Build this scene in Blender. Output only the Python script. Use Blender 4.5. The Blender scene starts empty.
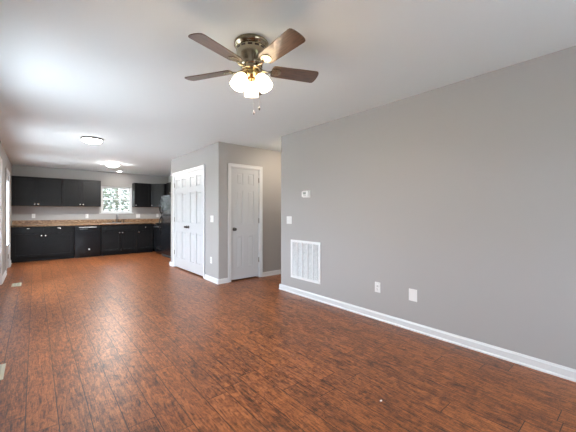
import bpy, bmesh, math, random
from mathutils import Vector, Matrix
from math import sin, cos, pi, radians

# ---------------------------------------------------------------- camera
sc = bpy.context.scene
col = sc.collection
F_PX, YAW, HY, CAM_Z = 301.91, 0.6974, 212.44, 1.226
cd = bpy.data.cameras.new('camera')
cd.sensor_width = 36.0
cd.lens = F_PX * 36.0 / 576.0
cd.shift_y = -(216.0 - HY) / 576.0
cd.clip_start = 0.02
cam = bpy.data.objects.new('camera', cd)
cam.location = (0, 0, CAM_Z)
cam.rotation_euler = (pi / 2, 0, -YAW)
col.objects.link(cam)
sc.camera = cam

# ---------------------------------------------------------------- world, daylight, exposure
sc.view_settings.view_transform = 'Standard'
sc.view_settings.look = 'None'
sc.view_settings.gamma = 1.0
sc.view_settings.use_curve_mapping = False
sc.view_settings.exposure = 1.12
sc.cycles.use_denoising = True
sc.cycles.max_bounces = 12
sc.cycles.diffuse_bounces = 8
sc.cycles.glossy_bounces = 4
sc.cycles.transparent_max_bounces = 12
sc.cycles.sample_clamp_indirect = 6.0
sc.cycles.caustics_reflective = False
sc.cycles.caustics_refractive = False

w = bpy.data.worlds.new('overcast_sky')
sc.world = w
w.use_nodes = True
wn = w.node_tree.nodes
bg = wn['Background']
SKY = 11.0
tc = wn.new('ShaderNodeTexCoord'); sep = wn.new('ShaderNodeSeparateXYZ')
rmp = wn.new('ShaderNodeValToRGB')
rmp.color_ramp.elements[0].position = 0.45; rmp.color_ramp.elements[0].color = (0.30, 0.31, 0.29, 1)
rmp.color_ramp.elements[1].position = 0.56; rmp.color_ramp.elements[1].color = (0.77, 0.89, 1.0, 1)
mr = wn.new('ShaderNodeMapRange')
mr.inputs[1].default_value = -1; mr.inputs[2].default_value = 1
L = w.node_tree.links
L.new(tc.outputs['Generated'], sep.inputs[0]); L.new(sep.outputs['Z'], mr.inputs[0])
L.new(mr.outputs[0], rmp.inputs[0]); L.new(rmp.outputs[0], bg.inputs['Color'])
bg.inputs['Strength'].default_value = SKY


sd = bpy.data.lights.new('sun', 'SUN'); sd.energy = 20.0; sd.angle = radians(2); sd.color = (.93, .97, 1.0)
so_ = bpy.data.objects.new('sun', sd); so_.rotation_euler = (0, radians(14), 0); col.objects.link(so_)


def portal(name, loc, rot, sx, sy):
    l = bpy.data.lights.new(name, 'AREA'); l.shape = 'RECTANGLE'; l.size = sx; l.size_y = sy
    l.cycles.is_portal = True
    o = bpy.data.objects.new(name, l); o.location = loc; o.rotation_euler = rot
    col.objects.link(o)
    return o


# ---------------------------------------------------------------- geometry constants
H = 2.44
XR, YR = 3.015, 3.778          # right wall plane, its far end
XC, YC1, YC2 = 2.41, 4.7314, 7.109   # closet block
XL = -0.45                      # left wall plane
YB = 10.42                      # kitchen back wall
XK = 3.43                       # kitchen right wall
YF = -1.7                       # wall behind the camera
YW = YB - .003                  # backs of the cabinets stand just clear of the wall
XH = 6.2                        # end of the hallway
T = 0.115


# ---------------------------------------------------------------- mesh helpers
class MB:
    def __init__(s):
        s.bm = bmesh.new()

    def _merge(s, b, m=None):
        if m is not None:
            b.transform(m)
        me = bpy.data.meshes.new('t'); b.to_mesh(me); b.free()
        s.bm.from_mesh(me); bpy.data.meshes.remove(me)

    def box(s, x0, x1, y0, y1, z0, z1, bev=0.0, seg=2, m=None, mi=0):
        b = bmesh.new(); bmesh.ops.create_cube(b, size=1)
        sx, sy, sz = abs(x1 - x0), abs(y1 - y0), abs(z1 - z0)
        for v in b.verts:
            v.co = Vector(((x0 + x1) / 2 + v.co.x * sx, (y0 + y1) / 2 + v.co.y * sy, (z0 + z1) / 2 + v.co.z * sz))
        if bev > 0:
            bev = min(bev, .45 * min(sx, sy, sz))
            bmesh.ops.bevel(b, geom=b.edges[:], offset=bev, segments=seg, affect='EDGES', profile=.5)
        for f in b.faces: f.material_index = mi
        s._merge(b, m); return s

    def poly(s, pts, axis, a0, a1, m=None, bev=0.0, mi=0):
        """extrude a 2-D polygon: axis 'x' -> pts are (y,z); 'z' -> (x,y); 'y' -> (x,z)"""
        b = bmesh.new()
        def P(p, a):
            return {'x': (a, p[0], p[1]), 'y': (p[0], a, p[1]), 'z': (p[0], p[1], a)}[axis]
        v0 = [b.verts.new(P(p, a0)) for p in pts]; v1 = [b.verts.new(P(p, a1)) for p in pts]
        n = len(pts)
        b.faces.new(v0); b.faces.new(v1[::-1])
        for i in range(n):
            b.faces.new((v0[i], v0[(i + 1) % n], v1[(i + 1) % n], v1[i]))
        bmesh.ops.recalc_face_normals(b, faces=b.faces[:])
        if bev > 0:
            es = [e for e in b.edges if len(e.link_faces) == 2 and e.calc_face_angle(0) > .6]
            bmesh.ops.bevel(b, geom=es, offset=bev, segments=2, affect='EDGES', profile=.5)
        for f in b.faces: f.material_index = mi
        s._merge(b, m); return s

    def lathe(s, prof, n=32, m=None, sx=1.0, sy=1.0, mi=0):
        """profile [(r,z)...] round z"""
        b = bmesh.new(); rings = []
        for r, z in prof:
            if r < 1e-6:
                rings.append([b.verts.new((0, 0, z))])
            else:
                rings.append([b.verts.new((r * cos(2 * pi * k / n) * sx, r * sin(2 * pi * k / n) * sy, z)) for k in range(n)])
        for A, B in zip(rings, rings[1:]):
            if len(A) == 1 and len(B) == 1: continue
            for k in range(n):
                k2 = (k + 1) % n
                if len(A) == 1: b.faces.new((A[0], B[k2], B[k]))
                elif len(B) == 1: b.faces.new((A[k], A[k2], B[0]))
                else: b.faces.new((A[k], A[k2], B[k2], B[k]))
        bmesh.ops.recalc_face_normals(b, faces=b.faces[:])
        for f in b.faces: f.smooth = True; f.material_index = mi
        s._merge(b, m); return s

    def tube(s, pts, r, n=10, m=None, mi=0):
        b = bmesh.new(); pts = [Vector(p) for p in pts]; rings = []
        rr = r if isinstance(r, (list, tuple)) else [r] * len(pts)
        up = Vector((0, 0, 1))
        for i, p in enumerate(pts):
            d = (pts[min(i + 1, len(pts) - 1)] - pts[max(i - 1, 0)]).normalized()
            u = d.cross(up)
            if u.length < 1e-3: u = d.cross(Vector((0, 1, 0)))
            u.normalize(); v = d.cross(u).normalized()
            rings.append([b.verts.new(p + rr[i] * (cos(2 * pi * k / n) * u + sin(2 * pi * k / n) * v)) for k in range(n)])
        for A, B in zip(rings, rings[1:]):
            for k in range(n):
                b.faces.new((A[k], A[(k + 1) % n], B[(k + 1) % n], B[k]))
        b.faces.new(rings[0][::-1]); b.faces.new(rings[-1])
        bmesh.ops.recalc_face_normals(b, faces=b.faces[:])
        for f in b.faces: f.smooth = True; f.material_index = mi
        s._merge(b, m); return s

    def build(s, name, mat, parent=None, loc=(0, 0, 0), rz=0.0, label=None):
        me = bpy.data.meshes.new(name); s.bm.to_mesh(me); s.bm.free()
        for mm in (mat if isinstance(mat, (list, tuple)) else [mat]): me.materials.append(mm)
        o = bpy.data.objects.new(name, me); col.objects.link(o)
        o.location = loc; o.rotation_euler = (0, 0, rz)
        if parent: o.parent = parent
        if label: o['label'] = label
        return o


def tag(o, label=None, cat=None, group=None, kind=None):
    if label: o['label'] = label
    if cat: o['category'] = cat
    if group: o['group'] = group
    if kind: o['kind'] = kind
    return o


def empty(name, loc, rz=0.0):
    o = bpy.data.objects.new(name, None); col.objects.link(o)
    o.empty_display_size = .1; o.location = loc; o.rotation_euler = (0, 0, rz)
    return o


def copy_tree(o, parent=None):
    c = o.copy(); col.objects.link(c)
    if parent: c.parent = parent
    for ch in list(o.children): copy_tree(ch, c)
    return c


def struct(o, label=None, cat=None):
    o['kind'] = 'structure'
    if label: o['label'] = label
    if cat: o['category'] = cat
    return o


# ---------------------------------------------------------------- materials
def mat(name, colr, rough=.5, metal=0.0, spec=.5, coat=0.0, emit=None, es=0.0, bump=0.0, bscale=80.0, var=0.0, vscale=6.0, trans=0.0):
    m = bpy.data.materials.new(name); m.use_nodes = True
    nt = m.node_tree; b = nt.nodes['Principled BSDF']
    b.inputs['Base Color'].default_value = (*colr, 1); b.inputs['Roughness'].default_value = rough
    b.inputs['Metallic'].default_value = metal; b.inputs['Specular IOR Level'].default_value = spec
    b.inputs['Coat Weight'].default_value = coat; b.inputs['Coat Roughness'].default_value = .12
    if emit:
        b.inputs['Emission Color'].default_value = (*emit, 1); b.inputs['Emission Strength'].default_value = es
    if bump or var:
        t = nt.nodes.new('ShaderNodeTexCoord')
    if bump:
        n = nt.nodes.new('ShaderNodeTexNoise'); n.inputs['Scale'].default_value = bscale; n.inputs['Detail'].default_value = 3
        bp = nt.nodes.new('ShaderNodeBump'); bp.inputs['Strength'].default_value = bump; bp.inputs['Distance'].default_value = .002
        nt.links.new(t.outputs['Object'], n.inputs['Vector']); nt.links.new(n.outputs['Fac'], bp.inputs['Height'])
        nt.links.new(bp.outputs[0], b.inputs['Normal'])
    if var:
        n2 = nt.nodes.new('ShaderNodeTexNoise'); n2.inputs['Scale'].default_value = vscale; n2.inputs['Detail'].default_value = 5
        nt.links.new(t.outputs['Object'], n2.inputs['Vector'])
        r = nt.nodes.new('ShaderNodeValToRGB')
        r.color_ramp.elements[0].position = .3; r.color_ramp.elements[1].position = .7
        r.color_ramp.elements[0].color = (*[c * (1 - var) for c in colr], 1)
        r.color_ramp.elements[1].color = (*[min(1, c * (1 + var)) for c in colr], 1)
        nt.links.new(n2.outputs['Fac'], r.inputs[0]); nt.links.new(r.outputs[0], b.inputs['Base Color'])
    return m


WALL = mat('greige_wall_paint', (.405, .394, .384), .7, spec=.3, bump=.15, bscale=220)
CEIL = mat('white_ceiling_paint', (.76, .83, .85), .9, spec=.2, bump=.12, bscale=160)
TRIM = mat('white_trim_paint', (.71, .725, .735), .38)
DOORP = mat('white_door_paint', (.56, .575, .59), .38)
PLATE = mat('white_plastic', (.80, .80, .79), .35)
SLOT = mat('dark_slot', (.03, .03, .03), .6)
GRILLE = mat('white_enamel_metal', (.80, .81, .81), .4)
CAB = mat('espresso_cabinet_paint', (.0055, .0060, .0068), .42, spec=.24, var=.25, vscale=9)
CABIN = mat('pale_cabinet_underside', (.42, .31, .22), .55, var=.12)
RIMM = mat('brushed_nickel_rim', (.22, .21, .20), .45, metal=.9)
KNOB = mat('satin_nickel', (.75, .74, .72), .25, metal=1.0)
APPL = mat('black_appliance_enamel', (.006, .0065, .008), .14, spec=.32)
APPLT = mat('black_textured_steel', (.007, .008, .010), .22, spec=.4)
CHROME = mat('chrome', (.8, .8, .82), .12, metal=1.0)
STEEL = mat('brushed_steel', (.35, .35, .36), .3, metal=1.0)
BRONZE = mat('dark_bronze', (.07, .06, .055), .35, metal=.9)
HINGE = mat('satin_hinge_metal', (.33, .32, .30), .35, metal=.9)
BRASS = mat('antique_brass', (.40, .34, .24), .22, metal=1.0)
BRASSB = mat('polished_brass', (.62, .45, .20), .2, metal=1.0)
REGIS = mat('almond_register_metal', (.50, .49, .38), .45)
STICK = mat('white_sticker', (.85, .85, .85), .5)


def glow(name, c, s, base=(.9, .9, .88)):
    return mat(name, base, .4, emit=c, es=s)


LENS = glow('lit_frosted_glass', (1.0, .95, .88), 16.0)
LENSK = glow('lit_kitchen_glass', (1.0, .96, .91), 75.0)
LENSH = glow('lit_hallway_glass', (1.0, .84, .66), 26.0)
CAN = glow('lit_recessed_lens', (1.0, .93, .84), 25.0)


def shade_mat():
    m = bpy.data.materials.new('frosted_shade_glass'); m.use_nodes = True
    nt = m.node_tree; nt.nodes.clear()
    o = nt.nodes.new('ShaderNodeOutputMaterial')
    t = nt.nodes.new('ShaderNodeBsdfTranslucent'); t.inputs[0].default_value = (.95, .9, .82, 1)
    g = nt.nodes.new('ShaderNodeBsdfDiffuse'); g.inputs[0].default_value = (.9, .87, .8, 1)
    e = nt.nodes.new('ShaderNodeEmission'); e.inputs[0].default_value = (1, .90, .74, 1); e.inputs[1].default_value = .75
    mx = nt.nodes.new('ShaderNodeMixShader'); mx.inputs[0].default_value = .35
    a = nt.nodes.new('ShaderNodeAddShader')
    nt.links.new(t.outputs[0], mx.inputs[1]); nt.links.new(g.outputs[0], mx.inputs[2])
    nt.links.new(mx.outputs[0], a.inputs[0]); nt.links.new(e.outputs[0], a.inputs[1]); nt.links.new(a.outputs[0], o.inputs[0])
    return m


SHADE = shade_mat()


def screen_mat():  # grey veil that tones down the bright outdoor view
    m = bpy.data.materials.new('view_dimming_mesh'); m.use_nodes = True
    nt = m.node_tree; nt.nodes.clear()
    o = nt.nodes.new('ShaderNodeOutputMaterial'); t = nt.nodes.new('ShaderNodeBsdfTransparent')
    g = nt.nodes.new('ShaderNodeBsdfDiffuse'); g.inputs[0].default_value = (.35, .36, .36, 1)
    mx = nt.nodes.new('ShaderNodeMixShader'); mx.inputs[0].default_value = .42
    nt.links.new(t.outputs[0], mx.inputs[1]); nt.links.new(g.outputs[0], mx.inputs[2]); nt.links.new(mx.outputs[0], o.inputs[0])
    return m


def glass_mat():
    m = bpy.data.materials.new('window_glass'); m.use_nodes = True
    nt = m.node_tree; nt.nodes.clear()
    o = nt.nodes.new('ShaderNodeOutputMaterial'); t = nt.nodes.new('ShaderNodeBsdfTransparent')
    t.inputs[0].default_value = (.95, .95, .96, 1)
    g = nt.nodes.new('ShaderNodeBsdfGlossy'); g.inputs['Roughness'].default_value = .02
    f = nt.nodes.new('ShaderNodeFresnel'); f.inputs[0].default_value = 1.35
    mx = nt.nodes.new('ShaderNodeMixShader')
    gm = nt.nodes.new('ShaderNodeNewGeometry'); sb_ = nt.nodes.new('ShaderNodeMath'); sb_.operation = 'SUBTRACT'; sb_.inputs[0].default_value = 1
    ml = nt.nodes.new('ShaderNodeMath'); ml.operation = 'MULTIPLY'
    nt.links.new(gm.outputs['Backfacing'], sb_.inputs[1]); nt.links.new(sb_.outputs[0], ml.inputs[0]); nt.links.new(f.outputs[0], ml.inputs[1])
    nt.links.new(ml.outputs[0], mx.inputs[0]); nt.links.new(t.outputs[0], mx.inputs[1]); nt.links.new(g.outputs[0], mx.inputs[2])
    nt.links.new(mx.outputs[0], o.inputs[0])
    return m


GLASS = glass_mat()
SCREEN = screen_mat()


def floor_mat():
    m = bpy.data.materials.new('hand_scraped_reddish_laminate'); m.use_nodes = True
    nt = m.node_tree; N = nt.nodes; K = nt.links; b = N['Principled BSDF']
    tc = N.new('ShaderNodeTexCoord'); sp = N.new('ShaderNodeSeparateXYZ'); K.new(tc.outputs['Object'], sp.inputs[0])

    def mth(op, a, bb=None, c=None):
        n = N.new('ShaderNodeMath'); n.operation = op
        for i, v in enumerate((a, bb, c)):
            if v is None: continue
            if isinstance(v, (int, float)): n.inputs[i].default_value = v
            else: K.new(v, n.inputs[i])
        return n.outputs[0]
    PW, PL = .150, 1.22
    xs = mth('DIVIDE', mth('ADD', sp.outputs['X'], .044 + PW * 20), PW)
    row = mth('FLOOR', xs); fx = mth('FRACT', xs)
    wn_ = N.new('ShaderNodeTexWhiteNoise'); wn_.noise_dimensions = '1D'; K.new(row, wn_.inputs['W'])
    ys = mth('ADD', mth('DIVIDE', mth('ADD', sp.outputs['Y'], 10), PL), wn_.outputs['Value'])
    colm = mth('FLOOR', ys); fy = mth('FRACT', ys)
    cb = N.new('ShaderNodeCombineXYZ'); K.new(row, cb.inputs[0]); K.new(colm, cb.inputs[1])
    w2 = N.new('ShaderNodeTexWhiteNoise'); w2.noise_dimensions = '2D'; K.new(cb.outputs[0], w2.inputs['Vector'])
    # distances to plank edges in metres
    ex = mth('MULTIPLY', mth('MINIMUM', fx, mth('SUBTRACT', 1, fx)), PW)
    ey = mth('MULTIPLY', mth('MINIMUM', fy, mth('SUBTRACT', 1, fy)), PL)
    e = mth('MINIMUM', ex, ey)
    gr = N.new('ShaderNodeMapRange'); gr.interpolation_type = 'SMOOTHSTEP'
    gr.inputs[1].default_value = .0008; gr.inputs[2].default_value = .0036; K.new(e, gr.inputs[0])
    # per-plank shifted coordinates
    off = N.new('ShaderNodeVectorMath'); off.operation = 'SCALE'; off.inputs['Scale'].default_value = 23.0
    K.new(w2.outputs['Color'], off.inputs[0])
    ad = N.new('ShaderNodeVectorMath'); ad.operation = 'ADD'; K.new(tc.outputs['Object'], ad.inputs[0]); K.new(off.outputs[0], ad.inputs[1])

    def noise(scale3, sc_, det, rough_, dist=0.0):
        mp = N.new('ShaderNodeMapping'); mp.inputs['Scale'].default_value = scale3; K.new(ad.outputs[0], mp.inputs[0])
        n = N.new('ShaderNodeTexNoise'); n.inputs['Scale'].default_value = sc_; n.inputs['Detail'].default_value = det
        n.inputs['Roughness'].default_value = rough_; n.inputs['Distortion'].default_value = dist
        K.new(mp.outputs[0], n.inputs['Vector']); return n.outputs['Fac']
    grain = noise((22, 2.0, 1), 3.4, 8, .75, 1.2)      # long streaks
    blot = noise((5, 2.2, 1), 3.0, 8, .68, 2.0)      # big mottling
    knots = noise((11, 4.5, 1), 3.4, 5, .7, 2.2)      # short distressed marks
    scr = noise((3, 22, 1), 5.0, 3, .6, 1.0)          # chatter marks across the board
    r1 = N.new('ShaderNodeValToRGB')
    els = r1.color_ramp.elements
    els[0].position = .30; els[0].color = (.045, .020, .013, 1)
    els[1].position = .72; els[1].color = (.46, .158, .050, 1)
    x = els.new(.44); x.color = (.165, .054, .020, 1)
    x = els.new(.57); x.color = (.31, .100, .031, 1)
    s = mth('ADD', mth('MULTIPLY', grain, .52), mth('MULTIPLY', blot, .33))
    s = mth('ADD', s, mth('MULTIPLY', scr, .12))
    s = mth('ADD', s, mth('MULTIPLY', w2.outputs['Value'], .035))
    s = mth('ADD', mth('MULTIPLY', mth('SUBTRACT', s, .5), 2.3), .51)
    K.new(s, r1.inputs[0])
    kr = N.new('ShaderNodeMapRange'); kr.inputs[1].default_value = .54; kr.inputs[2].default_value = .68
    kr.inputs[3].default_value = 1.0; kr.inputs[4].default_value = .30
    K.new(knots, kr.inputs[0])
    dk = N.new('ShaderNodeVectorMath'); dk.operation = 'SCALE'; K.new(r1.outputs[0], dk.inputs[0]); K.new(kr.outputs[0], dk.inputs['Scale'])
    mx = N.new('ShaderNodeMix'); mx.data_type = 'RGBA'
    mx.inputs[6].default_value = (.018, .009, .006, 1)
    K.new(gr.outputs[0], mx.inputs[0]); K.new(dk.outputs[0], mx.inputs[7])
    K.new(mx.outputs[2], b.inputs['Base Color'])
    rr = N.new('ShaderNodeMapRange'); rr.inputs[3].default_value = .28; rr.inputs[4].default_value = .46
    K.new(knots, rr.inputs[0]); K.new(rr.outputs[0], b.inputs['Roughness'])
    b.inputs['Specular IOR Level'].default_value = .5
    hh = mth('ADD', mth('MULTIPLY', gr.outputs[0], .45), mth('MULTIPLY', scr, .35))
    hh = mth('ADD', hh, mth('MULTIPLY', grain, .35))
    bp = N.new('ShaderNodeBump'); bp.inputs['Strength'].default_value = .35; bp.inputs['Distance'].default_value = .0025
    K.new(hh, bp.inputs['Height']); K.new(bp.outputs[0], b.inputs['Normal'])
    return m


FLOOR = floor_mat()


def counter_mat():
    m = bpy.data.materials.new('brown_speckled_laminate'); m.use_nodes = True
    nt = m.node_tree; N = nt.nodes; b = N['Principled BSDF']
    tc = N.new('ShaderNodeTexCoord')
    n = N.new('ShaderNodeTexNoise'); n.inputs['Scale'].default_value = 28; n.inputs['Detail'].default_value = 8; n.inputs['Roughness'].default_value = .75
    r = N.new('ShaderNodeValToRGB'); e = r.color_ramp.elements
    e[0].position = .36; e[0].color = (.07, .035, .018, 1); e[1].position = .66; e[1].color = (.52, .36, .22, 1)
    x = e.new(.5); x.color = (.27, .155, .08, 1)
    nt.links.new(tc.outputs['Object'], n.inputs['Vector']); nt.links.new(n.outputs['Fac'], r.inputs[0]); nt.links.new(r.outputs[0], b.inputs['Base Color'])
    b.inputs['Roughness'].default_value = .3
    return m


COUNTER = counter_mat()


def blade_mat():
    m = bpy.data.materials.new('walnut_blade_veneer'); m.use_nodes = True
    nt = m.node_tree; N = nt.nodes; b = N['Principled BSDF']
    tc = N.new('ShaderNodeTexCoord'); mp = N.new('ShaderNodeMapping'); mp.inputs['Scale'].default_value = (3, 40, 3)
    n = N.new('ShaderNodeTexNoise'); n.inputs['Scale'].default_value = 3; n.inputs['Detail'].default_value = 6; n.inputs['Distortion'].default_value = .6
    r = N.new('ShaderNodeValToRGB'); e = r.color_ramp.elements
    e[0].position = .3; e[0].color = (.035, .018, .011, 1); e[1].position = .7; e[1].color = (.13, .068, .038, 1)
    nt.links.new(tc.outputs['Object'], mp.inputs[0]); nt.links.new(mp.outputs[0], n.inputs['Vector'])
    nt.links.new(n.outputs['Fac'], r.inputs[0]); nt.links.new(r.outputs[0], b.inputs['Base Color'])
    b.inputs['Roughness'].default_value = .34; b.inputs['Specular IOR Level'].default_value = .7
    b.inputs['Coat Weight'].default_value = .6; b.inputs['Coat Roughness'].default_value = .22
    return m


BLADE = blade_mat()
LEAF = mat('green_leaves', (.06, .09, .045), .6, var=.5, vscale=3)
BARK = mat('tree_bark', (.12, .09, .06), .9, bump=.5, bscale=20)
LAWN = mat('lawn_grass', (.12, .15, .06), .95, var=.3, vscale=2)
PAVE = mat('bounce_concrete', (.40, .395, .39), .9, var=.06, vscale=3)  # pale reflecting ground, added outside the windows

# ---------------------------------------------------------------- the shell
f = MB().box(XL - .3, XH + .2, YF - .3, YB + .3, -.12, 0).build('floor', FLOOR)
struct(f, 'reddish brown hand-scraped plank laminate floor', 'floor')
c = MB().box(XL - .3, XH + .2, YF - .3, YB + .3, H, H + .12).build('ceiling', CEIL)
struct(c, 'smooth white ceiling of the living room and kitchen', 'ceiling')


def wall_with_holes(axis_rng, z_rng, holes, plane, thick, along):
    """grid of boxes; along 'x' or 'y'; holes [(a0,a1,z0,z1)]"""
    mb = MB(); a0, a1 = axis_rng
    cuts = sorted(set([a0, a1] + [h[0] for h in holes] + [h[1] for h in holes]))
    for s, e in zip(cuts, cuts[1:]):
        hs = sorted([h for h in holes if h[0] <= s + 1e-6 and h[1] >= e - 1e-6], key=lambda h: h[2])
        z = z_rng[0]; spans = []
        for h in hs:
            if h[2] > z + 1e-6: spans.append((z, h[2]))
            z = h[3]
        if z < z_rng[1]: spans.append((z, z_rng[1]))
        for zz0, zz1 in spans:
            p0, p1 = sorted((plane, plane + thick))
            if along == 'x': mb.box(s, e, p0, p1, zz0, zz1)
            else: mb.box(p0, p1, s, e, zz0, zz1)
    bmesh.ops.remove_doubles(mb.bm, verts=mb.bm.verts[:], dist=1e-5)
    # drop the internal faces between neighbouring boxes, so bevels and shading stay clean
    seen = {}
    for fc in mb.bm.faces:
        k = tuple(round(x, 4) for x in fc.calc_center_median()) + (round(fc.calc_area(), 5),)
        seen.setdefault(k, []).append(fc)
    kill = [f_ for v in seen.values() if len(v) > 1 for f_ in v]
    if kill: bmesh.ops.delete(mb.bm, geom=kill, context='FACES')
    return mb


# openings
WIN_LIV = (2.85, 4.05, .62, 2.06)     # left wall, beside the camera's view
PATIO = (5.40, 7.04, 0.0, 2.06)
SIDE = (8.25, 9.16, 0.0, 2.05)
WIN_KIT = (1.50, 2.335, 1.21, 2.02)
WIN_FILL = (.75, 2.05, .62, 2.06)  # added opening, lets in extra light from behind the camera
CL = (5.322, 6.873, 0.0, 2.052)       # closet opening
HD = (2.645, 3.262, 0.0, 2.034)       # hallway door opening

o = wall_with_holes((YF - T, YB + T), (0, H), [WIN_LIV, PATIO, SIDE], XL, -T, 'y').build('wall_left', WALL)
struct(o, 'greige left wall with the glazed door', 'wall')
o = wall_with_holes((XL, XK + T), (0, H), [WIN_KIT], YB, T, 'x').build('wall_back', WALL)
struct(o, 'greige kitchen end wall behind the dark cabinets', 'wall')
o = wall_with_holes((XL, XR + T), (0, H), [WIN_FILL], YF, -T, 'x').build('wall_front', WALL)
struct(o, 'greige wall behind the camera', 'wall')


def round_vertical(mb, corners, r=.012):
    """bullnose the given vertical outside corners of a wall"""
    es = []
    for e in mb.bm.edges:
        a, b2 = e.verts
        if abs(a.co.x - b2.co.x) < 1e-5 and abs(a.co.y - b2.co.y) < 1e-5:
            for cx, cy in corners:
                if abs(a.co.x - cx) < 1e-3 and abs(a.co.y - cy) < 1e-3: es.append(e)
    if es: bmesh.ops.bevel(mb.bm, geom=es, offset=r, segments=3, affect='EDGES', profile=.5)
    return mb


mb = MB().poly([(XR, YF), (XR + T, YF), (XR + T, YR - T), (XH, YR - T), (XH, YR), (XR, YR)], 'z', 0, H)
o = round_vertical(mb, [(XR, YR)]).build('wall_right', WALL)
struct(o, 'long greige right wall with thermostat and return grille', 'wall')
# closet / hallway block
mb = MB()
P1 = [(XC, YC1), (HD[0], YC1), (HD[0], YC1 + T), (XC + T, YC1 + T), (XC + T, CL[0]), (XC, CL[0])]
mb.poly(P1, 'z', 0, H)
round_vertical(mb, [(XC, YC1)])
mb.box(HD[1], XH, YC1, YC1 + T, 0, H)
mb.box(HD[0], HD[1], YC1, YC1 + T, HD[3], H)
o = mb.build('wall_hall', WALL); struct(o, 'greige wall holding the single six panel door', 'wall')
mb = MB()
mb.poly([(XC, CL[1]), (XC + T, CL[1]), (XC + T, YC2 - T), (XK, YC2 - T), (XK, YC2), (XC, YC2)], 'z', 0, H)
round_vertical(mb, [(XC, YC2)])
mb.box(XC, XC + T, CL[0], CL[1], CL[3], H)
o = mb.build('wall_closet', WALL); struct(o, 'greige wall around the white double closet doors', 'wall')
o = MB().box(XK, XK + T, YC1 + T, YB, 0, H).build('wall_kitchen', WALL); struct(o, 'greige wall behind fridge and range', 'wall')
o = MB().box(XH, XH + T, YR - T, YC1 + T, 0, H).build('wall_end', WALL); struct(o, 'end wall of the hallway', 'wall')

# baseboards
BBP = [(0, 0), (-.024, 0), (-.024, .006), (-.020, .014), (-.014, .019), (-.014, .066), (-.009, .074), (-.005, .083), (0, .083)]


def bb(name, segs, label):
    """segs: (origin x, y, rz, length): local x along, local -y into the room"""
    mb = MB()
    for x, y, rz, ln in segs:
        M = Matrix.Translation((x, y, 0)) @ Matrix.Rotation(rz, 4, 'Z')
        mb.poly(BBP, 'x', 0, ln, m=M)
    struct(mb.build(name, TRIM), label, 'baseboard')


E_ = .024
bb('baseboard_right', [(XR, YR + E_, -pi / 2, YR - YF + E_)], 'white baseboard under the long right wall')
bb('baseboard_hall', [(XH, YR, pi, XH - XR)], 'white baseboard on the near side of the hallway')
bb('baseboard_door', [(XC - E_, YC1, 0, HD[0] - .058 - XC + E_), (HD[1] + .058, YC1, 0, XH - HD[1] - .058)],
   'white baseboard either side of the single hallway door')
bb('baseboard_closet', [(XC, CL[0] - .06, -pi / 2, CL[0] - .06 - YC1 + E_), (XC, YC2 + E_, -pi / 2, YC2 - CL[1] - .06 + E_), (XK, YC2, pi, XK - XC + E_)],
   'white baseboard either side of the closet doors')
bb('baseboard_left', [(XL, YF, pi / 2, PATIO[0] - .07 - YF), (XL, PATIO[1] + .07, pi / 2, SIDE[0] - .07 - PATIO[1] - .07), (XL, SIDE[1] + .07, pi / 2, 9.83 - SIDE[1] - .07)],
   'white baseboard along the left wall')


# casings
def casing(mb, x0, x1, z1, wd=.058, M=None, z0=0.0, sill=False):
    def leg(a, b_):
        mb.box(a, b_, -.012, 0, z0, z1, .002, m=M)
    mb.box(x0 - wd, x0, -.014, 0, z0, z1 + wd, .003, m=M)
    mb.box(x1, x1 + wd, -.014, 0, z0, z1 + wd, .003, m=M)
    mb.box(x0, x1, -.014, 0, z1, z1 + wd, .003, m=M)
    # raised outer bead
    mb.box(x0 - wd, x0 - wd + .016, -.020, 0, z0, z1 + wd, .004, m=M)
    mb.box(x1 + wd - .016, x1 + wd, -.020, 0, z0, z1 + wd, .004, m=M)
    mb.box(x0 - wd, x1 + wd, -.020, 0, z1 + wd - .016, z1 + wd, .004, m=M)


def WM(x, y, rz): return Matrix.Translation((x, y, 0)) @ Matrix.Rotation(rz, 4, 'Z')


# jambs + casings per opening
mb = MB(); M = WM(0, YC1, 0)
casing(mb, HD[0], HD[1], HD[3], M=M)
for a, b_ in ((HD[0], HD[0] + .012), (HD[1] - .012, HD[1])): mb.box(a, b_, 0, T, 0, HD[3], m=M)
mb.box(HD[0] + .012, HD[1] - .012, 0, T, HD[3] - .012, HD[3], m=M)
struct(mb.build('trim_1', TRIM), 'white casing round the single hallway door', 'door frame')
mb = MB(); M = WM(XC, 0, -pi / 2)      # local x = -world y
casing(mb, -CL[1], -CL[0], CL[3], wd=.062, M=M)
for a, b_ in ((-CL[1], -CL[1] + .012), (-CL[0] - .012, -CL[0])): mb.box(a, b_, 0, T, 0, CL[3], m=M)
mb.box(-CL[1] + .012, -CL[0] - .012, 0, T, CL[3] - .012, CL[3], m=M)
struct(mb.build('trim_2', TRIM), 'white casing round the double closet doors', 'door frame')
mb = MB(); M = WM(XL, 0, pi / 2)
casing(mb, PATIO[0], PATIO[1], PATIO[3], wd=.07, M=M)
for a, b_ in ((PATIO[0], PATIO[0] + .02), (PATIO[1] - .02, PATIO[1])): mb.box(a, b_, 0, T, 0, PATIO[3], m=M)
mb.box(PATIO[0] + .02, PATIO[1] - .02, 0, T, PATIO[3] - .02, PATIO[3], m=M)
struct(mb.build('trim_3', TRIM), 'white casing round the glazed door at the left edge', 'door frame')
mb = MB()
casing(mb, SIDE[0], SIDE[1], SIDE[3], wd=.07, M=M)
for a, b_ in ((SIDE[0], SIDE[0] + .02), (SIDE[1] - .02, SIDE[1])): mb.box(a, b_, 0, T, 0, SIDE[3], m=M)
mb.box(SIDE[0] + .02, SIDE[1] - .02, 0, T, SIDE[3] - .02, SIDE[3], m=M)
struct(mb.build('trim_4', TRIM), 'white casing of the door beside the kitchen cabinets', 'door frame')


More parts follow.
